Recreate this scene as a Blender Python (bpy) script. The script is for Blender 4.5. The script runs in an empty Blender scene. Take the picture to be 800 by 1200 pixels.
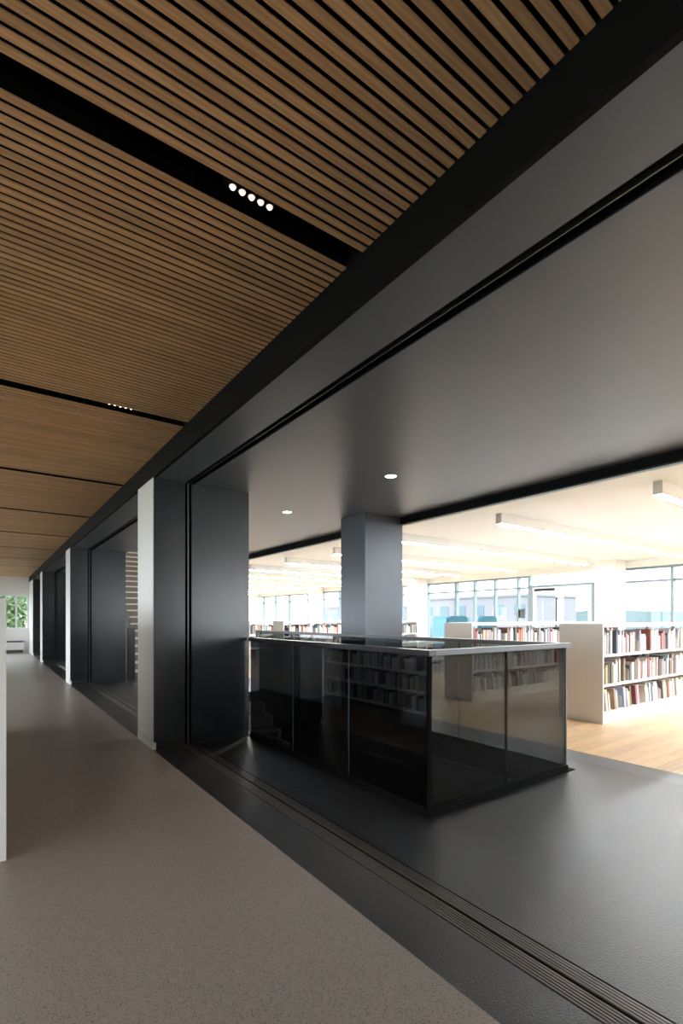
import bpy, bmesh, math, random
from mathutils import Vector
R = random.Random(7)
sc = bpy.context.scene
COL = sc.collection

# ------------------------------------------------------------------ camera
cam_data = bpy.data.cameras.new('camera')
cam = bpy.data.objects.new('camera', cam_data); COL.objects.link(cam)
cam.location = (0, 0, 1.3)
cam.rotation_euler = (math.radians(90), 0, math.radians(-35.79))
cam_data.sensor_fit = 'AUTO'; cam_data.sensor_width = 36
cam_data.lens = 577 * 36 / 1200
cam_data.shift_y = 125 / 1200
cam_data.clip_start = 0.05; cam_data.clip_end = 500
sc.camera = cam

# ------------------------------------------------------------------ world: bright overcast sky
W = bpy.data.worlds.new('world'); sc.world = W; W.use_nodes = True
wn = W.node_tree.nodes; wl = W.node_tree.links
bg = wn['Background']
bg.inputs['Color'].default_value = (0.90, 0.955, 1.0, 1)
bg.inputs['Strength'].default_value = 3.0

# ------------------------------------------------------------------ exposure
sc.view_settings.view_transform = 'Standard'
sc.view_settings.look = 'None'
sc.view_settings.gamma = 1.0
sc.view_settings.use_curve_mapping = False
sc.view_settings.exposure = 1.5
sc.cycles.transparent_max_bounces = 24
sc.cycles.max_bounces = 10
sc.cycles.diffuse_bounces = 6
sc.cycles.glossy_bounces = 5
sc.cycles.caustics_reflective = False
sc.cycles.caustics_refractive = False
sc.cycles.sample_clamp_indirect = 6

LED = 33.0           # linear library lamps
SPOT = 9.0         # slot spots (W)

# window openings let the sky in: portals only steer the sampling
def portal(loc, rot, sx, sy):
    l = bpy.data.lights.new('window_portal', 'AREA'); l.shape = 'RECTANGLE'; l.size = sx; l.size_y = sy
    l.cycles.is_portal = True
    o = bpy.data.objects.new('window_portal', l); COL.objects.link(o); o.location = loc; o.rotation_euler = rot
portal((14.40, 11.2, 1.52), (0, math.radians(90), 0), 2.4, 40.6)
portal((9.6, -9.25, 1.52), (math.radians(90), 0, 0), 8.8, 2.4)
portal((-5.25, 9.25, 1.4), (0, math.radians(-90), 0), 2.2, 26.6)
portal((-0.85, 22.3, 1.55), (math.radians(-90), 0, 0), 4.4, 1.3)

# ------------------------------------------------------------------ materials
def nm(name):
    m = bpy.data.materials.new(name); m.use_nodes = True
    nt = m.node_tree
    return m, nt, nt.nodes, nt.links, nt.nodes['Principled BSDF']
def simple(name, col, rough=0.5, metal=0.0, noise=0.0, nscale=20, bump=0.0, bscale=200, spec=0.5, emit=None, es=0):
    m, nt, n, l, b = nm(name)
    b.inputs['Base Color'].default_value = (*col, 1); b.inputs['Roughness'].default_value = rough
    b.inputs['Metallic'].default_value = metal; b.inputs['Specular IOR Level'].default_value = spec
    tc = n.new('ShaderNodeTexCoord')
    if noise:
        t = n.new('ShaderNodeTexNoise'); t.inputs['Scale'].default_value = nscale; t.inputs['Detail'].default_value = 4
        l.new(tc.outputs['Object'], t.inputs['Vector'])
        mx = n.new('ShaderNodeMix'); mx.data_type = 'RGBA'
        l.new(t.outputs['Fac'], mx.inputs['Factor'])
        mx.inputs['A'].default_value = (*[c * (1 - noise) for c in col], 1)
        mx.inputs['B'].default_value = (*[min(1, c * (1 + noise)) for c in col], 1)
        l.new(mx.outputs['Result'], b.inputs['Base Color'])
    if bump:
        t = n.new('ShaderNodeTexNoise'); t.inputs['Scale'].default_value = bscale; t.inputs['Detail'].default_value = 3
        l.new(tc.outputs['Object'], t.inputs['Vector'])
        bp = n.new('ShaderNodeBump'); bp.inputs['Strength'].default_value = bump; bp.inputs['Distance'].default_value = 0.002
        l.new(t.outputs['Fac'], bp.inputs['Height']); l.new(bp.outputs['Normal'], b.inputs['Normal'])
    if emit:
        b.inputs['Emission Color'].default_value = (*emit, 1); b.inputs['Emission Strength'].default_value = es
    return m

def glass(name, tint, boost=1.0, ior=1.5):
    m = bpy.data.materials.new(name); m.use_nodes = True
    nt = m.node_tree; n = nt.nodes; l = nt.links; n.clear()
    out = n.new('ShaderNodeOutputMaterial'); mix = n.new('ShaderNodeMixShader')
    tr = n.new('ShaderNodeBsdfTransparent'); gl = n.new('ShaderNodeBsdfGlossy')
    tr.inputs['Color'].default_value = (*tint, 1); gl.inputs['Roughness'].default_value = 0.0
    gl.inputs['Color'].default_value = (boost, boost, boost, 1)
    fr = n.new('ShaderNodeFresnel'); ge = n.new('ShaderNodeNewGeometry')
    mr = n.new('ShaderNodeMapRange'); l.new(ge.outputs['Backfacing'], mr.inputs['Value'])
    mr.inputs['To Min'].default_value = ior; mr.inputs['To Max'].default_value = 1 / ior
    l.new(mr.outputs['Result'], fr.inputs['IOR'])
    l.new(fr.outputs['Fac'], mix.inputs['Fac']); l.new(tr.outputs[0], mix.inputs[1]); l.new(gl.outputs[0], mix.inputs[2])
    l.new(mix.outputs[0], out.inputs['Surface'])
    return m

def wood_mat(name, c1, c2, axis='X', rough=0.45, var=0.25, gscale=1.0, spec=0.3):
    m, nt, n, l, b = nm(name)
    tc = n.new('ShaderNodeTexCoord'); oi = n.new('ShaderNodeObjectInfo'); ge = n.new('ShaderNodeNewGeometry')
    add = n.new('ShaderNodeMath'); add.operation = 'ADD'
    l.new(oi.outputs['Random'], add.inputs[0]); l.new(ge.outputs['Random Per Island'], add.inputs[1])
    fr = n.new('ShaderNodeMath'); fr.operation = 'FRACT'; l.new(add.outputs[0], fr.inputs[0])
    off = n.new('ShaderNodeMath'); off.operation = 'MULTIPLY'; off.inputs[1].default_value = 47.0; l.new(fr.outputs[0], off.inputs[0])
    cmb = n.new('ShaderNodeCombineXYZ')
    for k in 'XYZ': l.new(off.outputs[0], cmb.inputs[k])
    va = n.new('ShaderNodeVectorMath'); va.operation = 'ADD'
    l.new(tc.outputs['Object'], va.inputs[0]); l.new(cmb.outputs[0], va.inputs[1])
    mp = n.new('ShaderNodeMapping'); l.new(va.outputs[0], mp.inputs['Vector'])
    s = {'X': (2.2, 16, 16), 'Y': (16, 2.2, 16)}[axis]
    mp.inputs['Scale'].default_value = [v * gscale for v in s]
    t = n.new('ShaderNodeTexNoise'); t.inputs['Scale'].default_value = 1.6; t.inputs['Detail'].default_value = 6; t.inputs['Distortion'].default_value = 1.3
    l.new(mp.outputs[0], t.inputs['Vector'])
    wv = n.new('ShaderNodeTexWave'); wv.wave_type = 'BANDS'; wv.bands_direction = 'Y' if axis == 'X' else 'X'
    wv.inputs['Scale'].default_value = 1.0; wv.inputs['Distortion'].default_value = 7; wv.inputs['Detail'].default_value = 2
    l.new(mp.outputs[0], wv.inputs['Vector'])
    m1 = n.new('ShaderNodeMix'); m1.data_type = 'FLOAT'; m1.inputs['Factor'].default_value = 0.28
    l.new(t.outputs['Fac'], m1.inputs['A']); l.new(wv.outputs['Fac'], m1.inputs['B'])
    ramp = n.new('ShaderNodeValToRGB'); ramp.color_ramp.elements[0].color = (*c1, 1); ramp.color_ramp.elements[1].color = (*c2, 1)
    ramp.color_ramp.elements[0].position = 0.25; ramp.color_ramp.elements[1].position = 0.75
    l.new(m1.outputs['Result'], ramp.inputs['Fac'])
    vr = n.new('ShaderNodeMapRange'); vr.inputs['To Min'].default_value = 1 - var; vr.inputs['To Max'].default_value = 1 + var
    l.new(fr.outputs[0], vr.inputs['Value'])
    mul = n.new('ShaderNodeVectorMath'); mul.operation = 'SCALE'
    l.new(ramp.outputs['Color'], mul.inputs[0]); l.new(vr.outputs['Result'], mul.inputs['Scale'])
    l.new(mul.outputs[0], b.inputs['Base Color'])
    b.inputs['Roughness'].default_value = rough; b.inputs['Specular IOR Level'].default_value = spec
    return m

def terrazzo_mat():
    m, nt, n, l, b = nm('terrazzo')
    tc = n.new('ShaderNodeTexCoord')
    big = n.new('ShaderNodeTexNoise'); big.inputs['Scale'].default_value = 1.2; l.new(tc.outputs['Object'], big.inputs['Vector'])
    base = n.new('ShaderNodeMix'); base.data_type = 'RGBA'
    base.inputs['A'].default_value = (0.275, 0.24, 0.215, 1); base.inputs['B'].default_value = (0.315, 0.275, 0.25, 1)
    l.new(big.outputs['Fac'], base.inputs['Factor'])
    cur = base.outputs['Result']
    for scale, thr, col, amt in ((150, 0.33, (0.045, 0.038, 0.035), 0.8), (240, 0.34, (0.06, 0.05, 0.045), 0.65), (190, 0.22, (0.44, 0.42, 0.39), 0.45)):
        v = n.new('ShaderNodeTexVoronoi'); v.inputs['Scale'].default_value = scale; l.new(tc.outputs['Object'], v.inputs['Vector'])
        lt = n.new('ShaderNodeMath'); lt.operation = 'LESS_THAN'; lt.inputs[1].default_value = thr; l.new(v.outputs['Distance'], lt.inputs[0])
        sep = n.new('ShaderNodeSeparateColor'); l.new(v.outputs['Color'], sep.inputs[0])
        g = n.new('ShaderNodeMath'); g.operation = 'GREATER_THAN'; g.inputs[1].default_value = 0.55; l.new(sep.outputs[0], g.inputs[0])
        mm = n.new('ShaderNodeMath'); mm.operation = 'MULTIPLY'; l.new(lt.outputs[0], mm.inputs[0]); l.new(g.outputs[0], mm.inputs[1])
        m2 = n.new('ShaderNodeMath'); m2.operation = 'MULTIPLY'; m2.inputs[1].default_value = amt; l.new(mm.outputs[0], m2.inputs[0])
        mx = n.new('ShaderNodeMix'); mx.data_type = 'RGBA'; l.new(m2.outputs[0], mx.inputs['Factor'])
        l.new(cur, mx.inputs['A']); mx.inputs['B'].default_value = (*col, 1); cur = mx.outputs['Result']
    l.new(cur, b.inputs['Base Color']); b.inputs['Roughness'].default_value = 0.36; b.inputs['Specular IOR Level'].default_value = 0.45
    return m

def cover_mat():
    m, nt, n, l, b = nm('book_cover')
    oi = n.new('ShaderNodeObjectInfo'); tc = n.new('ShaderNodeTexCoord')
    t = n.new('ShaderNodeTexNoise'); t.inputs['Scale'].default_value = 18; l.new(tc.outputs['Object'], t.inputs['Vector'])
    mr = n.new('ShaderNodeMapRange'); mr.inputs['To Min'].default_value = 0.75; mr.inputs['To Max'].default_value = 1.2; l.new(t.outputs['Fac'], mr.inputs['Value'])
    s = n.new('ShaderNodeVectorMath'); s.operation = 'SCALE'; l.new(oi.outputs['Color'], s.inputs[0]); l.new(mr.outputs['Result'], s.inputs['Scale'])
    l.new(s.outputs[0], b.inputs['Base Color']); b.inputs['Roughness'].default_value = 0.45
    return m
def stuffbook_mat():
    m, nt, n, l, b = nm('shelved_book_covers')
    ge = n.new('ShaderNodeNewGeometry'); r = n.new('ShaderNodeValToRGB'); r.color_ramp.interpolation = 'CONSTANT'
    cols = [(.62, .62, .6), (.05, .06, .09), (.7, .68, .62), (.3, .05, .06), (.55, .6, .68), (.12, .2, .32), (.75, .72, .66), (.5, .35, .2), (.08, .08, .09), (.68, .66, .64), (.15, .35, .38), (.6, .45, .42)]
    el = r.color_ramp.elements
    for i, c in enumerate(cols):
        e = el[i] if i < 2 else el.new(i / len(cols))
        e.position = i / len(cols); e.color = (*c, 1)
    l.new(ge.outputs['Random Per Island'], r.inputs['Fac']); l.new(r.outputs['Color'], b.inputs['Base Color'])
    b.inputs['Roughness'].default_value = 0.5
    return m
def leaf_mat():
    m, nt, n, l, b = nm('foliage')
    ge = n.new('ShaderNodeNewGeometry'); r = n.new('ShaderNodeValToRGB')
    r.color_ramp.elements[0].color = (.03, .08, .025, 1); r.color_ramp.elements[1].color = (.20, .28, .11, 1)
    l.new(ge.outputs['Random Per Island'], r.inputs['Fac']); l.new(r.outputs['Color'], b.inputs['Base Color'])
    b.inputs['Roughness'].default_value = 0.6
    return m

M = {}
M['terrazzo'] = terrazzo_mat()
M['slat'] = wood_mat('oak_slat', (.52, .30, .152), (.72, .44, .235), 'X', 0.5, 0.14, 1.0)
M['plank'] = wood_mat('oak_floor_plank', (.54, .35, .19), (.70, .49, .295), 'X', 0.28, 0.13, 0.6, 0.5)
M['black'] = simple('matte_black', (.008, .008, .009), 0.6)
M['void'] = simple('black_backing', (.004, .004, .004), 0.9, spec=0.1)
M['fascia'] = simple('black_fascia', (.0045, .0045, .005), 0.65, noise=.1, spec=.1)
M['soffit'] = simple('charcoal_satin_panel', (.165, .188, .228), 0.40, .6, noise=.04, nscale=3)
M['pier'] = simple('blue_black_satin_panel', (.008, .0105, .014), 0.27, noise=.05, nscale=4, spec=1.0)
M['column'] = simple('charcoal_column_panel', (.085, .094, .108), 0.34, .45, noise=.04, nscale=4)
M['lobby'] = simple('dark_textured_floor', (.016, .016, .017), 0.36, noise=.15, nscale=6, bump=1.0, bscale=130, spec=0.9)
M['sill'] = simple('grey_threshold', (.10, .10, .105), 0.38, noise=.08, nscale=10)
M['track'] = simple('dark_anodised_metal', (.15, .148, .145), 0.35, 0.8)
M['white'] = simple('white_paint', (.78, .765, .745), 0.5, noise=.015, nscale=8)
M['ceilwhite'] = simple('white_ceiling_paint', (.80, .85, .90), 0.7, noise=.01, nscale=4)
M['shelf'] = simple('white_laminate', (.80, .785, .765), 0.35, noise=.01, nscale=10)
M['steel'] = simple('brushed_steel', (.12, .124, .132), 0.42, 0.8, noise=.06, nscale=60)
M['rail'] = simple('shaded_steel_rail', (.06, .06, .065), 0.30, 0.6)  # same cap-rail steel, darkened to carry the shade on the left side
M['alu'] = simple('blue_grey_aluminium', (.19, .25, .29), 0.45, 0.3)
M['whitealu'] = simple('white_aluminium', (.75, .78, .80), 0.4)
M['glass_left'] = glass('black_tinted_glass', (.25, .27, .30))
M['glass_right'] = glass('green_tinted_glass', (.44, .47, .47))
M['glass_front'] = glass('smoked_glass', (.76, .74, .73), .15)
M['pane'] = glass('window_glass', (.97, .985, .99), 1.0, 1.35)
M['led'] = simple('led_diffuser', (.9, .9, .9), 0.5, emit=(.87, .945, 1), es=LED)
M['fixture'] = simple('white_fixture', (.80, .80, .79), 0.45)
M['lens'] = simple('warm_spot_lens', (.9, .8, .7), 0.3, emit=(1, .78, .68), es=.36)
M['core'] = simple('bright_spot_core', (1, 1, 1), 0.3, emit=(1, .93, .88), es=3)
M['lens_white'] = simple('white_downlight_lens', (.9, .9, .9), 0.3, emit=(1, .97, .93), es=14)
M['cover'] = cover_mat()
M['pages'] = simple('paper_pages', (.72, .69, .62), 0.8)
M['books'] = stuffbook_mat()
M['bookend'] = simple('cream_plastic', (.68, .65, .58), 0.4)
M['teal'] = simple('teal_upholstery', (.025, .12, .17), 0.85, noise=.1, nscale=60)
M['cyan'] = simple('light_blue_panel', (.12, .32, .45), 0.6)
M['concrete'] = simple('grey_concrete', (.20, .185, .165), 0.8, noise=.12, nscale=12)
M['stair'] = simple('dark_stair', (.34, .315, .28), 0.6, noise=.1)
M['nosing'] = simple('pale_stair_edge', (.78, .74, .68), 0.6)
M['building'] = simple('pale_render', (.17, .17, .19), 0.9, noise=.03)
M['bwin'] = simple('facade_glass', (.06, .11, .14), 0.3)
M['ground'] = simple('dry_lawn', (.16, .18, .12), 0.9, noise=.08, nscale=.5)
M['bark'] = simple('bark', (.12, .09, .06), 0.9, noise=.2)
M['leaf'] = leaf_mat()
M['wellwall'] = simple('stairwell_dark_wall', (.01, .01, .012), 0.5)
M['red'] = simple('red_cover', (.35, .04, .045), 0.4)

# ------------------------------------------------------------------ mesh helpers
class MB:
    def __init__(s): s.v = []; s.f = []; s.mi = []
    def box(s, x0, x1, y0, y1, z0, z1, mi=0):
        b = len(s.v)
        s.v += [(x0, y0, z0), (x1, y0, z0), (x1, y1, z0), (x0, y1, z0), (x0, y0, z1), (x1, y0, z1), (x1, y1, z1), (x0, y1, z1)]
        s.f += [(b, b + 3, b + 2, b + 1), (b + 4, b + 5, b + 6, b + 7), (b, b + 1, b + 5, b + 4), (b + 1, b + 2, b + 6, b + 5), (b + 2, b + 3, b + 7, b + 6), (b + 3, b, b + 4, b + 7)]
        s.mi += [mi] * 6
        return s
    def prism(s, pts, axis, a0, a1, mi=0):
        """polygon pts (two coords in order of remaining axes) extruded along axis"""
        b = len(s.v); k = len(pts)
        for a in (a0, a1):
            for p in pts:
                s.v.append({'X': (a, p[0], p[1]), 'Y': (p[0], a, p[1]), 'Z': (p[0], p[1], a)}[axis])
        s.f.append(tuple(range(b, b + k))); s.f.append(tuple(range(b + 2 * k - 1, b + k - 1, -1))); s.mi += [mi, mi]
        for i in range(k):
            j = (i + 1) % k
            s.f.append((b + i, b + k + i, b + k + j, b + j)); s.mi.append(mi)
        return s
    def cyl(s, x, y, z0, z1, r, n=16, r2=None, mi=0):
        r2 = r if r2 is None else r2; b = len(s.v)
        for z, rr in ((z0, r), (z1, r2)):
            for i in range(n):
                a = 2 * math.pi * i / n; s.v.append((x + rr * math.cos(a), y + rr * math.sin(a), z))
        s.f.append(tuple(range(b + n - 1, b - 1, -1))); s.f.append(tuple(range(b + n, b + 2 * n))); s.mi += [mi, mi]
        for i in range(n):
            j = (i + 1) % n; s.f.append((b + i, b + j, b + n + j, b + n + i)); s.mi.append(mi)
        return s
    def mesh(s, name, mats, origin=(0, 0, 0), bevel=0):
        me = bpy.data.meshes.new(name)
        ox, oy, oz = origin
        me.from_pydata([(x - ox, y - oy, z - oz) for x, y, z in s.v], [], s.f)
        for m in (mats if isinstance(mats, (list, tuple)) else [mats]): me.materials.append(m)
        me.polygons.foreach_set('material_index', s.mi)
        bm = bmesh.new(); bm.from_mesh(me)
        bmesh.ops.recalc_face_normals(bm, faces=bm.faces)
        if bevel: bmesh.ops.bevel(bm, geom=list(bm.edges), offset=bevel, segments=2, affect='EDGES', profile=0.5)
        bm.to_mesh(me); bm.free(); me.update()
        return me
    def base(s):
        xs = [v[0] for v in s.v]; ys = [v[1] for v in s.v]; zs = [v[2] for v in s.v]
        return ((min(xs) + max(xs)) / 2, (min(ys) + max(ys)) / 2, min(zs))
    def build(s, name, mat, parent=None, bevel=0, origin=None):
        o0 = origin or s.base()
        o = bpy.data.objects.new(name, s.mesh(name, mat, o0, bevel)); COL.objects.link(o)
        o.location = o0
        if parent is not None:
            o.parent = parent; o.location = Vector(o0) - wloc(parent)
        return o
def wloc(o):
    v = Vector(o.location); p = o.parent
    while p is not None: v += Vector(p.location); p = p.parent
    return v
def box(name, x0, x1, y0, y1, z0, z1, mat, parent=None, bevel=0):
    return MB().box(x0, x1, y0, y1, z0, z1).build(name, mat, parent, bevel)
def struct(o): o['kind'] = 'structure'; return o
def tag(o, label, cat, group=None, kind=None):
    o['label'] = label; o['category'] = cat
    if group: o['group'] = group
    if kind: o['kind'] = kind
    return o
def empty(name, loc):
    o = bpy.data.objects.new(name, None); COL.objects.link(o); o.location = loc; o.empty_display_size = .1
    return o

# ------------------------------------------------------------------ key dimensions
XE = 1.338           # edge of the black zone
XS = 4.70            # edge of the reading room
ZW, ZS, ZL = 2.907, 2.70, 2.87
YB, YF = -4.0, 22.5
YL = -9.0
XW = 14.2            # window wall
PW = 2.365

# ------------------------------------------------------------------ floors
struct(box('floor', -5.0, XE, YB, YF, -0.2, 0, M['terrazzo']))
f = MB()
f.box(XE, 1.604, YB, YF, -.2, 0)
f.box(1.604, 1.797, YB, YF, -.2, -.02)
f.box(2.345, 4.42, YB, 2.27, -.2, 0)
f.box(3.995, 4.42, 2.27, 8.05, -.2, 0)
f.box(2.345, 4.42, 8.05, YF, -.2, 0)
lob = struct(f.build('floor', M['lobby']))
ys = [YB, 3.19, 5.31, 7.43, 9.55, 11.67, 13.79, 15.91, 18.03, 20.15, YF]
for a, b in zip(ys, ys[1:]):
    box('floor_slab', 1.797, 2.345, a + .0015, b - .0015, -.2, 0, M['lobby'], lob)
# sliding partition track in the floor: ribs and grooves
t = MB(); x = 1.612
for i in range(6):
    t.prism([(x, -.02), (x, -.003), (x + .003, 0), (x + .010, 0), (x + .013, -.003), (x + .013, -.02)], 'Y', YB, YF); x += .0148
x = 1.716
for i in range(5):
    t.prism([(x, -.02), (x, -.003), (x + .003, 0), (x + .011, 0), (x + .0138, -.003), (x + .0138, -.02)], 'Y', YB, YF); x += .0152
tr = t.build('floor_track', M['track'])
tag(tr, 'long dark ribbed metal partition track set in the black floor strip', 'track')
struct(box('trim_1', 4.42, XS, YB, YF, -.2, 0.0, M['sill']))
# oak floor of the reading room
fl = struct(box('floor', XS, XW, YL, 31.5, -.2, -.012, M['black']))
p = MB(); y = YL; row = 0
while y < 31.5:
    x = XS + .002
    L = R.uniform(.5, 2.0)
    while x < XW - .01:
        x1 = min(x + L, XW - .001)
        p.box(x, x1 - .0012, y + .0008, min(y + .1295, 31.5) - .0008, -.012, 0)
        x = x1; L = R.uniform(1.2, 2.2)
    y += .1295
pl = p.build('plank_field', M['plank'], fl); pl['kind'] = 'stuff'

# ------------------------------------------------------------------ oak slat ceiling
ceil = struct(box('ceiling', -5.0, XE + .6, YB, YF, 3.12, 3.22, M['void']))
slot_mid = [1.755 + 2.31 * k for k in range(-2, 10)]
slat_me = MB().box(0, XE + 4.99, 0, .0285, 0, .006).mesh('slat', M['slat'])
for k in range(-1, len(slot_mid) - 1):
    if k == -1: y0, y1 = YB + .02, slot_mid[0] - .0575
    else: y0, y1 = slot_mid[k] + .0585, slot_mid[k + 1] - .0575
    if y1 > YF: y1 = YF - .01
    if y0 > YF - .3: break
    pan = box('slat_panel', -4.99, XE - .001, y0, y1, ZW + .052, ZW + .07, M['void'], ceil)
    n = int((y1 - y0 + .014) / .045 + .001)
    rail = MB()
    for xr in (-4.2, -3.0, -1.8, -.6, .6, XE - .03):
        rail.box(xr, xr + .028, y0, y1, ZW + .0065, ZW + .0515)
    rail.build('carrier_rail', M['fascia'], pan)
    if slot_mid[k + 1] > 0 and slot_mid[k + 1] < 9.5:
        for i in range(n):
            ys_ = y1 - .0285 - i * .045
            if k == 0 and ys_ < -1.2: break
            s = bpy.data.objects.new('slat', slat_me); COL.objects.link(s); s.parent = pan
            s.location = Vector((-4.99, ys_, ZW)) - wloc(pan)
    else:
        m = MB()
        for i in range(n): m.box(-4.99, XE, y1 - .0285 - i * .045, y1 - i * .045, ZW, ZW + .006)
        o = m.build('slat_field', M['slat'], pan); o['kind'] = 'stuff'

# spot clusters in the slots
def spots(ym, label):
    t = empty('spotlight_cluster', (.835, ym, ZW + .04))
    box('housing', .735, .94, ym - .04, ym + .04, ZW + .055, ZW + .16, M['black'], t)
    for i in range(5):
        x = .757 + .039 * i
        r = MB().cyl(x, ym, ZW + .030, ZW + .055, .0165, 16, .018).build('reflector_ring', M['black'], t)
        MB().cyl(x, ym, ZW + .022, ZW + .0299, .009, 14, .0135).build('lens', M['lens'], r)
        MB().cyl(x, ym, ZW + .0205, ZW + .0218, .0035, 10).build('bulb', M['core'], r)
    tag(t, label, 'ceiling light')
    ld = bpy.data.lights.new('spot_beam', 'SPOT'); ld.energy = SPOT; ld.color = (1, .82, .66); ld.spot_size = math.radians(95); ld.spot_blend = .8; ld.shadow_soft_size = .03
    o = bpy.data.objects.new('spot_beam', ld); COL.objects.link(o); o.location = (.835, ym, ZW - .01); o.parent = None
spots(slot_mid[2], 'cluster of five warm spot lenses in the nearest black ceiling slot')
spots(slot_mid[3], 'small distant cluster of five spot lenses in the second ceiling slot')

# ------------------------------------------------------------------ black soffit over the stair zone
struct(box('trim_2', XE, XE + .03, YB, YF, ZS, 3.12, M['fascia']))
s = MB()
s.box(XE + .03, 1.662, YB, YF, ZS, ZS + .12)
s.box(1.764, 2.42, YB, YF, ZS, ZS + .12)
s.box(2.42, 4.10, YB, 10.75, ZS, ZS + .12)
s.box(2.42, 4.10, 17.2, YF, ZS, ZS + .12)
s.box(4.10, XS - .05, YB, YF, ZS, ZS + .12)
s.box(1.662, 1.764, YB, YF, ZS + .07, ZS + .12)
cl = struct(s.build('ceiling', M['soffit']))
g = MB()
g.box(1.664, 1.668, YB, YF, ZS + .003, ZS + .07); g.box(1.758, 1.762, YB, YF, ZS + .003, ZS + .07)
g.box(1.706, 1.712, YB, YF, ZS + .004, ZS + .07, 1)
g.box(1.668, 1.704, YB, YF, ZS + .055, ZS + .069); g.box(1.714, 1.758, YB, YF, ZS + .055, ZS + .069)
tag(g.build('ceiling_track', [M['fascia'], M['track']]), 'long black double partition track recessed in the dark soffit', 'track')
struct(MB().box(XS - .05, XS, YB, YF, ZS - .09, ZS + .3).build('trim_3', M['fascia']))
struct(box('trim_4', XS, XS + .03, YB, YF, ZS - .108, ZL, M['whitealu']))

# shaft over the upper stair
sh = MB()
sh.box(2.32, 2.42, 10.65, 17.3, ZS + .12, 5.6); sh.box(4.10, 4.2, 10.65, 17.3, ZS + .12, 5.6)
sh.box(2.42, 4.10, 10.65, 10.75, ZS + .12, 5.6); sh.box(2.42, 4.10, 17.2, 17.3, ZS + .12, 5.6)
sh.box(2.32, 4.2, 10.65, 17.3, 5.6, 5.7)
struct(sh.build('wall_stair_shaft', M['concrete']))

# recessed downlights
def downlight(x, y, label):
    t = empty('downlight', (x, y, ZS - .004))
    m = MB(); n = 28; b = 0
    for r, z in ((.062, ZS), (.062, ZS - .004), (.052, ZS - .004), (.050, ZS - .001)):
        for i in range(n): m.v.append((x + r * math.cos(2 * math.pi * i / n), y + r * math.sin(2 * math.pi * i / n), z))
    for k in range(3):
        for i in range(n):
            j = (i + 1) % n; m.f.append((k * n + i, k * n + j, (k + 1) * n + j, (k + 1) * n + i)); m.mi.append(0)
    m.build('trim_ring', M['whitealu'], t)
    MB().cyl(x, y, ZS - .003, ZS - .0012, .050, 28).build('lens', M['lens_white'], t)
    tag(t, label, 'ceiling light')
    ld = bpy.data.lights.new('downlight_beam', 'SPOT'); ld.energy = 60; ld.color = (1, .93, .84); ld.spot_size = math.radians(100); ld.spot_blend = .9; ld.shadow_soft_size = .05
    o = bpy.data.objects.new('downlight_beam', ld); COL.objects.link(o); o.location = (x, y, ZS - .02)
downlight(3.22, 3.64, 'round white recessed downlight nearest the square charcoal column')
downlight(3.20, 5.66, 'small round recessed downlight beside the big dark pier')

# ------------------------------------------------------------------ piers
def pier(y0, y1, label):
    t = empty('pier', ((XE + PW) / 2, (y0 + y1) / 2, 0))
    top = ZS
    e = .004
    core = box('core', XE + .03, PW - .03, y0 + .02, y1 - .02, 0, top - .001, M['void'], t)
    w = box('white_side_panel', XE, XE + .028, y0 + e, y1 - e, .075, top, M['white'], t)
    box('baseboard', XE - .003, XE + .028, y0, y1, 0, .070, M['white'], t)
    for ya, yb, nm_ in ((y0, y0 + .018, 'front'), (y1 - .018, y1, 'rear')):
        box('wall_panel', XE + .006, 1.655, ya, yb, .078, top - .001, M['pier'], t)
        box('wall_panel', 1.722, PW, ya, yb, .078, top - .001, M['pier'], t)
        box('plinth', XE + .006, 1.655, ya + .004, yb - .004, 0, .074, M['black'], t)
        box('plinth', 1.722, PW - .004, ya + .004, yb - .004, 0, .074, M['black'], t)
        box('slide_channel', 1.682, 1.694, ya + .002, yb - .002, 0, top - .001, M['track'], t)
    box('end_panel', PW - .018, PW, y0 + .019, y1 - .019, .078, top - .001, M['pier'], t)
    box('plinth', PW - .022, PW - .004, y0 + .019, y1 - .019, 0, .074, M['black'], t)
    tag(t, label, 'pier')
pier(5.04, 5.65, 'big foreground dark pier with white edge, beside the glass stair balustrade')
pier(11.01, 11.65, 'second dark pier with thin white edge, left of the big foreground pier')
pier(16.98, 17.62, 'third, distant black pier with a sliver of white edge')
pier(20.6, 22.49, 'farthest black pier, against the wall with the garden window')

# square column of the lobby
cx0, cx1, cy0, cy1 = 4.03, 4.69, 5.06, 5.60
t = empty('column', ((cx0 + cx1) / 2, (cy0 + cy1) / 2, 0))
box('core', cx0 + .01, cx1 - .01, cy0 + .01, cy1 - .01, 0, ZS - .001, M['void'], t)
box('cladding_panel', cx0, cx1, cy0, cy0 + .01, .005, ZS - .001, M['column'], t)
box('cladding_panel', cx0, cx1, cy1 - .01, cy1, .005, ZS - .001, M['column'], t)
box('cladding_panel', cx0, cx0 + .01, cy0 + .0101, cy1 - .0101, .005, ZS - .001, M['column'], t)
box('cladding_panel', cx1 - .01, cx1, cy0 + .0101, cy1 - .0101, .005, ZS - .001, M['column'], t)
tag(t, 'square charcoal clad column standing behind the glass balustrade', 'column')

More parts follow.
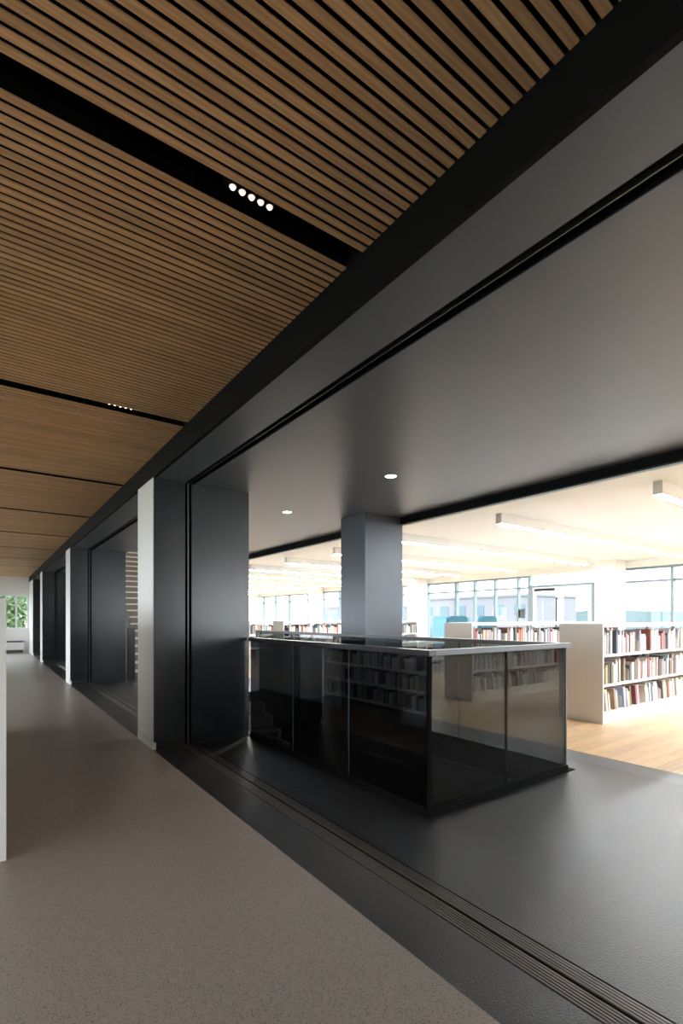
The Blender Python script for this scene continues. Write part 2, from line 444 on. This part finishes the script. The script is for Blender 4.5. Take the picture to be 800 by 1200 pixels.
# ------------------------------------------------------------------ glass balustrade round the stair
bx0, bx1, by0, by1 = 2.343, 3.99, 2.27, 8.05
RZ = 1.094
t = empty('glass_balustrade', ((bx0 + bx1) / 2, (by0 + by1) / 2, 0))
def pane(x0, x1, y0, y1, mat):
    box('glass_panel', x0, x1, y0, y1, .058, RZ - .040, mat, t)
for a, b in zip([2.296, 3.157, 4.034], [3.151, 4.028, 4.945]): pane(bx0, bx0 + .02, a, b, M['glass_left'])
for a, b in zip([5.70, 6.9], [6.894, 8.04]): pane(bx0, bx0 + .02, a, b, M['glass_left'])
for a, b in ((2.369, 3.164), (3.174, 3.985)): pane(a, b, by0, by0 + .02, M['glass_front'])
for a, b in zip([2.296, 3.44, 4.58, 5.72, 6.9], [3.435, 4.575, 5.715, 6.895, 8.04]): pane(bx1 - .015, bx1 + .005, a, b, M['glass_right'])
# joints
for yj in (3.154, 4.031): box('joint_seal', bx0 + .001, bx0 + .019, yj - .003, yj + .003, .06, RZ - .04, M['alu'], t)
box('joint_seal', 3.164, 3.174, by0 + .001, by0 + .019, .06, RZ - .04, M['void'], t)
box('corner_post', bx0 + .002, bx0 + .024, by0 + .002, by0 + .024, .06, RZ - .04, M['void'], t)
box('corner_post', bx1 - .006, bx1 + .005, by0 + .002, by0 + .022, .06, RZ - .04, M['alu'], t)
# base channel
box('base_channel', bx0 - .006, bx0 + .026, by0 - .006, 4.95, -.2, .06, M['void'], t)
box('base_channel', bx0 - .006, bx0 + .026, 5.69, by1, -.2, .06, M['void'], t)
box('base_channel', bx0 + .027, bx1 + .012, by0 - .006, by0 + .026, -.2, .06, M['void'], t)
box('base_channel', bx1 - .02, bx1 + .012, by0 + .027, by1, -.2, .06, M['void'], t)
box('base_flange', bx1 + .0125, bx1 + .12, by0 - .006, by1, 0, .006, M['void'], t)
# handrail caps
box('handrail', bx0 - .018, bx0 + .038, by0 - .018, 4.965, RZ - .039, RZ, M['rail'], t, .003)
box('handrail', bx0 - .018, bx0 + .038, 5.68, by1, RZ - .039, RZ, M['rail'], t, .003)
box('handrail', bx0 + .0385, bx1 + .03, by0 - .018, by0 + .038, RZ - .039, RZ, M['steel'], t, .003)
box('handrail', bx1 - .033, bx1 + .03, by0 + .0385, by1 - .7, RZ - .039, RZ, M['track'], t, .003)
m = MB().prism([(by1 - .695, RZ - .039), (by1 - .695, RZ), (by1 + .10, RZ), (by1 + .10, RZ - .2), (by1 + .05, RZ - .2), (by1 + .05, RZ - .039)], 'X', bx1 - .033, bx1 + .03)
m.build('handrail', M['track'], t)
tag(t, 'tinted glass balustrade with steel cap rail around the stair opening', 'balustrade')

# stairwell walls and the stair going down
wz = -3.2
ww = MB()
ww.box(bx0 + .03, bx0 + .05, by0, by1, wz, -.2); ww.box(bx1 - .03, bx1 - .02, by0, by1, wz, -.2)
ww.box(bx0, bx1, by0 - .03, by0 - .01, wz, -.2); ww.box(bx0, bx1, by1, by1 + .02, wz, -.2)
ww.box(bx0 - .1, bx1 + .1, by0 - .1, by1 + .1, wz - .1, wz)
struct(ww.build('wall_stairwell', M['wellwall']))
st = empty('lower_stair', ((bx0 + bx1) / 2, 5.5, wz))
N = 18
for i in range(N - 1):
    z = -.175 * (i + 1); ya = 8.03 - .28 * (i + 1); yb = ya + .30
    box('step', bx0 + .055, bx1 - .10, ya, yb, z - .16, z, M['stair'], st)
    box('step_end', bx1 - .099, bx1 - .04, ya - .01, yb, z - .17, z + .012, M['nosing'], st)  # pale colour stands in for library light on the right-hand step ends
tag(st, 'dark stair with step ends coloured as lit, going down inside the balustrade', 'stair')

# stair going up through the shaft
us = empty('upper_stair', (3.2, 13.5, 0))
for i in range(21):
    z = .17 * (i + 1); ya = 11.25 + .275 * i
    box('tread', 2.60, 4.05, ya - .02, ya + .29, z - .035, z, M['nosing'], us)
    box('riser', 2.60, 4.05, ya, ya + .02, z - .17, z - .0355, M['concrete'], us)
m = MB().prism([(11.0, 0), (11.0, .3), (16.1, 3.1), (16.1, 2.8), (11.5, 0)], 'X', 4.055, 4.095)
m.build('stringer', M['concrete'], us)
m = MB().prism([(11.62, 1.101), (11.62, 1.28), (16.1, 3.98), (16.1, 3.0), (13.1, 1.101)], 'X', 2.55, 2.595)
m.build('side_guard', M['concrete'], us)
box('lower_guard', 2.55, 2.595, 11.23, 16.1, 0, 1.10, M['pier'], us)
m = MB().prism([(13.3, 1.101), (16.1, 1.101), (16.1, 2.95)], 'X', 2.55, 2.595); m.build('lower_guard', M['pier'], us)
tag(us, 'grey stair with pale treads climbing away behind the big foreground pier', 'stair')
gp = box('guard_panel', 2.435, 2.59, 11.17, 11.215, 0, 1.10, M['pier'])
tag(gp, 'low dark guard panel at the foot of the rising stair', 'panel')
sl = empty('stair_lamp', (3.9, 15.6, 5.55))
box('lamp_body', 3.70, 4.0, 12.2, 15.8, 5.54, 5.6, M['fixture'], sl); box('diffuser', 3.72, 3.98, 12.25, 15.75, 5.53, 5.5395, simple('stair_diffuser', (.9, .9, .9), .5, emit=(1, .93, .85), es=10), sl)
tag(sl, 'strip lamp high in the shaft over the rising stair', 'ceiling light')

# ------------------------------------------------------------------ reading room shell
struct(box('ceiling', XS + .031, XW + .3, YL, 31.5, ZL, ZL + .2, M['ceilwhite']))
struct(box('wall_stair_far', XS - .1, XS + .03, YF + .2, 31.5, 0, ZL, M['ceilwhite']))
struct(box('wall_library_far', XS, XW + .3, 31.5, 31.7, -.2, ZL + .2, M['ceilwhite']))
struct(MB().box(XS, XW + .3, YL - .2, YL, -.2, .35).box(XS, XW + .3, YL - .2, YL, 2.68, ZL + .2).box(XS, XS + .6, YL - .2, YL, .35, 2.68).box(XW - .2, XW + .3, YL - .2, YL, .35, 2.68).build('wall_library_near', M['ceilwhite']))
struct(box('wall_library_near', XS, XS + .1, YL, YB, 0, ZL, M['ceilwhite']))
# columns
colY = [-1.06, 6.27, 13.60, 20.93, 28.26]
for i, y in enumerate(colY):
    lab = ['white square column at the right beyond the near bookcase', 'white square column in the reading room, right of the glass doors', 'white square column between charcoal column and teal armchairs', 'distant white square column just left of the big charcoal column', 'farthest white square column, right of the big foreground pier'][i]
    c = box('column', 13.38, 13.93, y, y + .55, 0, ZL, M['white'])
    tag(c, lab, 'column')

# window wall
struct(box('wall_right', XW - .02, XW + .18, YL, 31.5, 0, .35, M['white']))
struct(box('wall_right', XW - .10, XW + .18, YL, 31.5, 2.68, ZL, M['white']))
wi = [0]
def window(y0, y1, muls, plane_x=XW):
    wi[0] += 1
    t = struct(empty('window_%d' % wi[0], (plane_x, (y0 + y1) / 2, .35)))
    ed = [y0] + muls + [y1]
    for y in ed:
        box('mullion', plane_x, plane_x + .14, y - .032, y + .032, .35, 2.68, M['alu'], t)
    for a, b in zip(ed, ed[1:]):
        for za, zb in ((.35, .41), (2.27, 2.33), (2.62, 2.68)):
            box('transom', plane_x + .01, plane_x + .13, a + .0325, b - .0325, za, zb, M['alu'], t)
        for za, zb in ((.41, 2.27), (2.33, 2.62)):
            box('pane', plane_x + .06, plane_x + .07, a + .0325, b - .0325, za, zb, M['pane'], t)
window(9.36, 12.4, [9.78, 10.69, 11.57])
window(12.46, 18.4, [13.9, 15.4, 16.9])
window(18.46, 24.9, [19.9, 21.4, 22.9])
window(24.96, 31.46, [26.6, 28.2, 29.8])
window(3.7, 7.2, [5.27])
window(-8.96, -3.9, [-7.2, -5.5])
window(-3.83, 3.64, [-2.4, -.8, .7, 2.2])
def window_near(x0, x1, n):
    wi[0] += 1
    t = struct(empty('window_%d' % wi[0], ((x0 + x1) / 2, YL - .1, .35))); w = (x1 - x0) / n
    for i in range(n + 1): box('mullion', x0 + w * i - .03, x0 + w * i + .03, YL - .16, YL - .04, .35, 2.68, M['alu'], t)
    for i in range(n):
        a, b = x0 + w * i + .031, x0 + w * (i + 1) - .031
        for za, zb in ((.35, .41), (2.27, 2.33), (2.62, 2.68)): box('transom', a, b, YL - .15, YL - .05, za, zb, M['alu'], t)
        for za, zb in ((.41, 2.27), (2.33, 2.62)): box('pane', a, b, YL - .105, YL - .095, za, zb, M['pane'], t)
window_near(XS + .63, XW - .23, 6)
# glass doors
d = struct(empty('door_1', (XW, 8.28, 0)))
box('door_frame', XW - .02, XW + .12, 9.24, 9.32, .35, 2.36, M['alu'], d)
box('door_frame', XW - .02, XW + .12, 7.24, 7.32, .35, 2.36, M['alu'], d)
box('door_frame', XW - .02, XW + .12, 7.325, 9.235, 2.29, 2.36, M['alu'], d)
box('fanlight', XW + .05, XW + .06, 7.24, 9.32, 2.361, 2.679, M['pane'], d)
for (a, b) in ((8.33, 9.23), (7.33, 8.32)):
    box('door_stile', XW, XW + .06, a, a + .10, .36, 2.28, M['whitealu'], d)
    box('door_stile', XW, XW + .06, b - .10, b, .36, 2.28, M['whitealu'], d)
    box('door_rail', XW, XW + .06, a + .101, b - .101, 2.16, 2.28, M['whitealu'], d)
    box('door_rail', XW, XW + .06, a + .101, b - .101, .36, .55, M['whitealu'], d)
    box('door_pane', XW + .025, XW + .035, a + .101, b - .101, .551, 2.159, M['pane'], d)
box('door_closer', XW - .07, XW - .001, 8.48, 9.12, 2.17, 2.24, M['black'], d)
h = MB(); h.box(XW - .08, XW - .055, 8.36, 8.385, 1.0, 1.95); h.box(XW - .055, XW - .001, 8.36, 8.385, 1.90, 1.93); h.box(XW - .055, XW - .001, 8.36, 8.385, 1.02, 1.05)
h.build('pull_handle', M['black'], d)
kp = MB(); kp.box(XW - .06, XW - .001, 9.50, 9.70, 1.32, 1.62)
k = empty('wall_box', (XW - .03, 9.6, 1.32)); kp.build('casing', M['steel'], k)
box('hook', XW - .10, XW - .061, 9.66, 9.68, 1.36, 1.58, M['black'], k)
tag(k, 'small grey box on the window mullion left of the glass doors', 'box')

# linear ceiling lamps
fy = [2.395, 4.54, 6.68, 8.83, 10.97, 13.1, 15.25, 17.4, 19.5, 21.6, .25, -1.9, 23.75, 25.9, 28.05, 30.2]
names = ['nearest linear ceiling lamp, cut by the right edge above the near bookcase', 'long linear ceiling lamp starting left of the glass doors, second from the near end',
         'third linear ceiling lamp, starting beside the charcoal column', 'fourth linear ceiling lamp, its end just left of the charcoal column', 'fifth linear ceiling lamp, ending halfway between dark pier and charcoal column',
         'sixth linear ceiling lamp, starting beside the big dark pier', 'seventh linear ceiling lamp from the near end', 'eighth linear ceiling lamp from the near end', 'ninth linear ceiling lamp from the near end', 'tenth linear ceiling lamp from the near end',
         'linear ceiling lamp outside the right edge', 'last linear ceiling lamp outside the right edge', 'eleventh linear ceiling lamp, far beyond the dark pier', 'twelfth linear ceiling lamp, far beyond the dark pier', 'thirteenth linear ceiling lamp, far beyond the dark pier', 'farthest linear ceiling lamp, by the end wall of the reading room']
for y, lab in zip(fy, names):
    t = empty('linear_lamp', (9.0, y, ZL - .16))
    x0 = 6.2; x1 = 12.8
    box('lamp_body', x0, x1, y, y + .10, ZL - .155, ZL - .001, M['fixture'], t)
    box('diffuser', x0 + .01, x1 - .01, y + .008, y + .092, ZL - .162, ZL - .1555, M['led'], t)
    tag(t, lab, 'ceiling light', 'linear lamps across the reading room ceiling')

# ------------------------------------------------------------------ bookcases
SH = [.145, .484, .855]
def bookcase(x0, x1, y0, label, depth=.57, group=None, top=1.237, shelves=SH):
    t = empty('bookcase', ((x0 + x1) / 2, y0 + depth / 2, 0)); y1 = y0 + depth
    box('end_panel', x0, x0 + .03, y0, y1, 0, top, M['shelf'], t, .002)
    box('end_panel', x1 - .03, x1, y0, y1, 0, top, M['shelf'], t, .002)
    box('top', x0 + .031, x1 - .031, y0, y1, top - .045, top, M['shelf'], t)
    L = x1 - x0; n = max(1, round(L / .93)); w = (L - .06) / n
    ym = (y0 + y1) / 2
    for i in range(n):
        a = x0 + .03 + w * i; b = a + w
        if i: box('post', a - .018, a + .018, ym - .02, ym + .02, .03, top - .046, M['shelf'], t)
        for zf in shelves:
            box('shelf', a + .001, b - .001, y0 + .004, ym - .021, zf - .032, zf, M['shelf'], t)
            box('shelf', a + .001, b - .001, ym + .021, y1 - .004, zf - .032, zf, M['shelf'], t)
        box('kick_panel', a + .002, b - .002, y0 + .012, y0 + .03, 0, shelves[0] - .034, M['shelf'], t)
        box('kick_panel', a + .002, b - .002, y1 - .03, y1 - .012, 0, shelves[0] - .034, M['shelf'], t)
    tag(t, label, 'bookcase', group)
    return t
bookcase(6.14, 10.9, 3.03, 'near white double sided bookcase at the right edge, full of books')
bookcase(6.14, 10.9, 5.04, 'second white bookcase, seen through and above the front glass panels')
bookcase(6.14, 10.9, 11.05, 'far white bookcase with its end panel just right of the big dark pier')
bookcase(6.14, 10.9, 13.05, 'farthest white bookcase, showing books beside the big dark pier')
bookcase(6.9, 9.2, 7.5, 'low white bookcase seen through the glass next to the balustrade corner', .5, None, .80, [.12, .44])

PAL = [('white', (.74, .73, .71)), ('white', (.70, .70, .72)), ('cream', (.70, .65, .55)), ('pale grey', (.5, .51, .53)), ('black', (.02, .022, .028)), ('dark blue', (.03, .05, .11)), ('dark red', (.30, .03, .045)),
       ('pale blue', (.42, .50, .64)), ('orange', (.70, .26, .08)), ('teal', (.03, .30, .28)), ('pink', (.70, .40, .38)), ('yellow', (.75, .58, .18)), ('brown', (.22, .12, .07)), ('lilac', (.48, .42, .58)), ('charcoal', (.06, .06, .07))]
WT = [9, 7, 6, 5, 4, 4, 3, 5, 1.5, 1.2, 1.5, 1.3, 2, 2, 3]
def book_mesh(th, dp, ht):
    """spine faces -Y; origin at front left bottom"""
    m = MB(); c = .003
    m.box(0, th, 0, .004, 0, ht); m.box(0, c, .004, dp, 0, ht); m.box(th - c, th, .004, dp, 0, ht)
    m.box(c, th - c, .004, dp - .004, .003, ht - .004, 1)
    return m.mesh('book', [M['cover'], M['pages']])
BM = {}
for th in (.018, .025, .033, .042, .055):
    for ht, dp in ((.20, .15), (.235, .17), (.265, .20), (.295, .22)):
        BM[(th, ht, dp)] = book_mesh(th, dp, ht)
ORD = ['first', 'second', 'third', 'fourth', 'fifth', 'sixth', 'seventh', 'eighth', 'ninth', 'tenth', 'eleventh', 'twelfth', 'thirteenth', 'fourteenth', 'fifteenth', 'sixteenth', 'seventeenth', 'eighteenth', 'nineteenth', 'twentieth']
TENS = {2: 'twenty', 3: 'thirty', 4: 'forty', 5: 'fifty', 6: 'sixty', 7: 'seventy', 8: 'eighty'}
def ordinal(i):
    if i < 20: return ORD[i]
    n = i + 1
    if n % 10 == 0: return TENS[n // 10][:-1] + 'ieth'
    return TENS[n // 10] + '-' + ORD[n % 10 - 1]
nb = [0]
def bookend(x, y0, z, h, label):
    z += .001; pts = [(y0, z), (y0 + .17, z), (y0 + .17, z + h), (y0 + .07, z + h), (y0, z + h * .72)]
    m = MB().prism(pts, 'X', x, x + .004); m.box(x - .09, x, y0 + .03, y0 + .12, z, z + .002)
    tag(m.build('bookend', M['bookend']), label, 'bookend', 'cream bookends on the white bookcases')
def book_row(x0, x1, y0, z, maxh, where, group, lean=0.0, gaps=(), specials=()):
    sp = list(specials)
    x = x0; cnt = 0; be = 0; seam = set(gaps)
    while x < x1 - .07:
        g = [q for q in seam if x > q]
        if g:
            seam.discard(g[0])
            bookend(x + .10, y0 + .025, z, .19, 'cream bookend, %s one from the left on the %s' % (ORD[be], where)); be += 1
            x += .125 + (.03 if lean else 0)
            continue
        big = None
        if sp and x > sp[0][0]: big = sp.pop(0); x += .11
        th = R.choice([.018, .025, .025, .033, .033, .042, .055])
        ht, dp = R.choice([(.20, .15), (.235, .17), (.235, .17), (.265, .20), (.295, .22)])
        if ht > maxh: ht, dp = .265, .20
        if ht > maxh: ht, dp = .235, .17
        nm_, c = R.choices(PAL, WT)[0]
        if big: th, (ht, dp), nm_, c = .042, ((.295, .22) if maxh >= .295 else (.265, .20)), big[1], big[2]
        o = bpy.data.objects.new('book', BM[(th, ht, dp)]); COL.objects.link(o)
        o.location = (x, y0 + R.uniform(.012, .03), z + .0005)
        if lean:
            o.rotation_euler = (0, -lean, 0); o.location.z += 0.0005
            o.location.x = x
            x += th / math.cos(lean) + .002
        else: x += th + .0008
        o.color = (*[min(1, max(0, (v * .86 + .075) * R.uniform(.88, 1.1))) for v in c], 1)  # covers lifted towards grey: flare haze mixed into their colours
        size = 'thin' if th < .02 else ('thick' if th > .05 else ('tall' if ht > .28 else ('small' if ht < .21 else 'medium')))
        tag(o, '%s %s book, %s on the %s' % (size, nm_, ordinal(cnt), where), 'book', group)
        cnt += 1; nb[0] += 1
for (yb, xr, wh, gaps) in ((3.03, 8.75, 'near white bookcase', ([7.05, 8.3], [6.75, 7.6], [6.55, 7.2, 7.75])), (5.04, 8.0, 'second white bookcase', ([6.9], [7.3], [6.5, 7.2]))):
    for sname, z, mh, ln, gp_ in (('top shelf', SH[2], .30, 0, gaps[0]), ('middle shelf', SH[1], .31, 0, gaps[1]), ('bottom shelf', SH[0], .27, math.radians(9), gaps[2])):
        spc = {(3.03, 0): [(6.40, 'dark blue', (.03, .045, .09)), (7.38, 'dark red', (.32, .03, .04))], (3.03, 1): [(6.62, 'brown', (.20, .12, .08))], (3.03, 2): [(6.35, 'tan', (.38, .22, .11)), (6.95, 'dark red', (.28, .03, .05))]}.get((yb, [SH[2], SH[1], SH[0]].index(z)), ())
        book_row(6.175 + (.05 if ln else 0), xr, yb, z, mh, '%s of the %s' % (sname, wh), 'books on the %s of the %s' % (sname, wh), ln, gp_, spc)

# remaining books, one object
sb = MB()
def stuff_row(x0, x1, y0, y1, z, h, front):
    x = x0
    while x < x1:
        th = R.uniform(.018, .055); hh = R.uniform(.62, .9) * h; dp = R.uniform(.14, .22)
        if R.random() < .04: x += .1; continue
        if front: sb.box(x, x + th, y0 + .02, y0 + .02 + dp, z + .001, z + hh)
        else: sb.box(x, x + th, y1 - .02 - dp, y1 - .02, z + .001, z + hh)
        x += th + .001
for yb in (3.03, 5.04, 11.05, 13.05):
    for z, h in zip(SH, (.30, .33, .32)):
        stuff_row(6.18, 10.85, yb, yb + .57, z, h, False)
        a = {3.03: 8.76, 5.04: 8.01}.get(yb, 6.18)
        stuff_row(a, 10.85, yb, yb + .57, z, h, True)
for z in (.12, .44): stuff_row(6.95, 9.15, 7.5, 8.0, z, .28, True)
o = sb.build('shelved_books', M['books'])
tag(o, 'rows of assorted books filling the far and rear shelves', 'books', None, 'stuff')

# ------------------------------------------------------------------ teal seating beyond
def rounded(x0, x1, y0, y1, z0, z1, r, mat, name, par):
    pts = []
    for cx, cz, a0 in ((x1 - r, z1 - r, 0), (x0 + r, z1 - r, 90)):
        for i in range(7):
            a = math.radians(a0 + 15 * i); pts.append((cx + r * math.cos(a), cz + r * math.sin(a)))
    pts += [(x0, z0), (x1, z0)]
    return MB().prism(pts, 'Y', y0, y1).build(name, mat, par)
for (x0, x1, lab) in ((9.98, 10.72, 'teal high backed armchair, left of the pair behind the second bookcase'), (11.3, 12.0, 'teal high backed armchair, right of the pair behind the second bookcase')):
    t = empty('armchair', ((x0 + x1) / 2, 9.2, 0))
    rounded(x0, x1, 8.95, 9.07, .28, 1.37, .10, M['teal'], 'backrest', t)
    box('seat', x0 + .05, x1 - .05, 9.071, 9.6, .28, .45, M['teal'], t, .02)
    for xx in (x0 + .06, x1 - .10):
        for yy in (9.0, 9.5): box('leg', xx, xx + .04, yy, yy + .04, 0, .279, M['steel'], t)
    tag(t, lab, 'armchair')
t = empty('partition_screen', (10.3, 9.8, 0))
box('screen_panel', 9.45, 9.93, 9.0, 9.03, .05, 1.36, M['cyan'], t); box('foot', 9.5, 9.9, 8.9, 9.13, 0, .05, M['steel'], t)
tag(t, 'light blue partition screen beside the teal armchairs', 'screen')
t = empty('partition_screen', (11.0, 9.8, 0))
box('screen_panel', 10.75, 11.25, 9.3, 9.33, .05, 1.33, M['cyan'], t); box('foot', 10.8, 11.2, 9.2, 9.43, 0, .05, M['steel'], t)
tag(t, 'blue screen between the two teal armchairs', 'screen')

# ------------------------------------------------------------------ corridor side
struct(box('wall_left', -5.2, -5.0, YB, YF, -.2, .35, M['white']))
struct(box('wall_left', -5.2, -5.0, YB, YF, 2.45, 3.22, M['white']))
wl_ = struct(empty('window_%d' % (wi[0] + 1), (-5.1, 9.2, .35))); wi[0] += 1
n = 14; w = (YF - YB) / n
for i in range(n + 1):
    y = YB + w * i
    box('mullion', -5.14, -5.04, max(YB, y - .04), min(YF, y + .04), .35, 2.45, M['whitealu'], wl_)
for i in range(n):
    box('pane', -5.1, -5.09, YB + w * i + .041, YB + w * (i + 1) - .041, .35, 2.45, M['pane'], wl_)
struct(box('wall_back', -5.2, XS, YB - .2, YB, -.2, 3.22, M['white']))
e = MB()
e.box(-5.2, XS, YF, YF + .2, -.2, .915); e.box(-5.2, XS, YF, YF + .2, 2.20, 3.22)
e.box(-5.2, -3.0, YF, YF + .2, .915, 2.20); e.box(1.335, XS, YF, YF + .2, .915, 2.20)
struct(e.build('wall_front', M['white']))
we = struct(empty('window_%d' % (wi[0] + 1), (-.8, YF, .915)))
box('window_sill', -3.0, 1.334, YF - .04, YF + .06, .885, .914, M['whitealu'], we)
for x in (-3.0 + .03, -2.1, -1.1, -.1, .93, 1.305): box('frame_post', x - .03, x + .03, YF + .04, YF + .12, .956, 2.16, M['whitealu'], we)
for za, zb in ((.916, .955), (2.161, 2.199)): box('frame_rail', -3.0, 1.335, YF + .04, YF + .12, za, zb, M['whitealu'], we)
xs = [-2.97, -2.1, -1.1, -.1, .93, 1.305]
for a, b in zip(xs, xs[1:]): box('pane', a + .031, b - .031, YF + .075, YF + .085, .956, 2.16, M['pane'], we)
cv = empty('convector_heater', (.2, YF - .08, .02))
box('cabinet', -.8, 1.16, YF - .15, YF - .001, .12, .40, M['fixture'], cv)
box('top_grille', -.8, 1.16, YF - .16, YF - .001, .401, .455, M['track'], cv)
for i in range(3): box('groove', -.8, 1.16, YF - .153, YF - .1501, .18 + .07 * i, .187 + .07 * i, M['track'], cv)
for a, b in ((-.8, .15), (.2, .62), (.66, 1.14)): box('foot_grille', a, b, YF - .14, YF - .001, 0, .119, M['track'], cv)
tag(cv, 'low white convector heater under the garden window', 'heater')

# white bookcase at the left edge
bl = empty('bookcase', (-.15, 5.0, 0))
box('end_panel', -.45, .087, 3.20, 3.23, 0, 1.41, M['shelf'], bl, .002)
box('end_panel', -.45, .087, 6.87, 6.90, 0, 1.41, M['shelf'], bl, .002)
box('back_panel', -.45, -.44, 3.231, 6.869, .0, 1.41, M['shelf'], bl)
box('top', -.439, .087, 3.231, 6.869, 1.375, 1.41, M['shelf'], bl)
for z in (.08, .34, .60, .86, 1.12): box('shelf', -.439, .080, 3.231, 6.869, z - .03, z, M['shelf'], bl)
for y in (4.13, 5.05, 5.97): box('upright', -.438, .075, y - .012, y + .012, .081, 1.374, M['shelf'], bl)
tag(bl, 'white bookcase end at the left edge of the picture', 'bookcase')
sb = MB()
for z in (.08, .34, .60, .86, 1.12):
    y = 3.25
    while y < 6.85:
        th = R.uniform(.02, .05)
        if any(abs(y + th / 2 - q) < .045 for q in (4.13, 5.05, 5.97)): y += .03; continue
        if R.random() < .1: y += .15; continue
        h_ = R.uniform(.15, .21); sb.box(-.16, .05, y, y + th, z + .001, z + h_); y += th + .001
o = sb.build('shelved_books', M['books']); tag(o, 'books on the left bookcase, seen only mirrored in the dark glass', 'books', None, 'stuff')

# ------------------------------------------------------------------ outdoors
struct(box('ground', -60, 140, -60, 140, -4.3, -4.2, M['ground']))
def building(x0, x1, y0, y1, z1, label, nf, nw):
    t = empty('building', ((x0 + x1) / 2, (y0 + y1) / 2, -4.2))
    box('wall_block', x0, x1, y0, y1, -4.2, z1, M['building'], t)
    box('parapet', x0 - .15, x1 + .15, y0 - .15, y1 + .15, z1, z1 + .3, M['building'], t)
    for f_ in range(nf):
        for w_ in range(nw):
            ya = y0 + (y1 - y0) * (w_ + .25) / nw; yb = y0 + (y1 - y0) * (w_ + .75) / nw
            z = z1 - 1.0 - f_ * 3.0
            box('window', x0 - .05, x0 - .001, ya, yb, z - 1.3, z, M['bwin'], t)
    tag(t, label, 'building')
building(52, 62, 34, 52, 4.0, 'pale flat roofed building outside, left of the glass doors', 2, 6)
building(50, 60, 62, 80, 3.2, 'pale low building outside, seen between dark pier and charcoal column', 2, 5)

hl = MB(); q = random.Random(4); pts = [(-60, -4.2)]
for i in range(40): pts.append((-60 + i * 6, 2.6 + 1.2 * math.sin(i * .7) + q.uniform(-.5, .5)))
pts.append((174, -4.2)); hl.prism(pts, 'X', 130, 150)
struct(hl.build('hills', simple('hazy_blue_green', (.10, .14, .15), .9, noise=.1, nscale=1)))
def tree(x, y, h, r, label, seed):
    q = random.Random(seed)
    t = empty('tree', (x, y, -4.2))
    MB().cyl(x, y, -4.2, h - r, .16, 10, .08).build('trunk', M['bark'], t)
    m = MB()
    cl = [(x + q.gauss(0, r * .5), y + q.gauss(0, r * .5), h - r * .4 + q.gauss(0, r * .55), q.uniform(.35, .6) * r) for _ in range(16)]
    for _ in range(6500):
        c = q.choice(cl); v = Vector((q.gauss(0, 1), q.gauss(0, 1), q.gauss(0, 1))).normalized() * c[3] * q.uniform(.6, 1)
        p0 = Vector(c[:3]) + v
        a = Vector((q.gauss(0, 1), q.gauss(0, 1), q.gauss(0, 1))).normalized() * q.uniform(.08, .15); b_ = a.orthogonal().normalized() * q.uniform(.04, .07)
        i = len(m.v); m.v += [tuple(p0 - a), tuple(p0 + b_), tuple(p0 + a), tuple(p0 - b_)]; m.f.append((i, i + 1, i + 2, i + 3)); m.mi.append(0)
    lf = m.build('foliage', M['leaf'], t); lf['kind'] = 'stuff'
    tag(t, label, 'tree')
tree(.2, 28.5, 2.6, 1.6, 'leafy green tree outside the left pane of the garden window', 3)
tree(-4.4, 28.5, 3.0, 1.7, 'green tree outside the garden window, hidden at the left', 8)
tree(1.6, 35.5, 3.4, 2.2, 'paler tree standing behind the two garden window trees', 12)
print('books', nb[0])
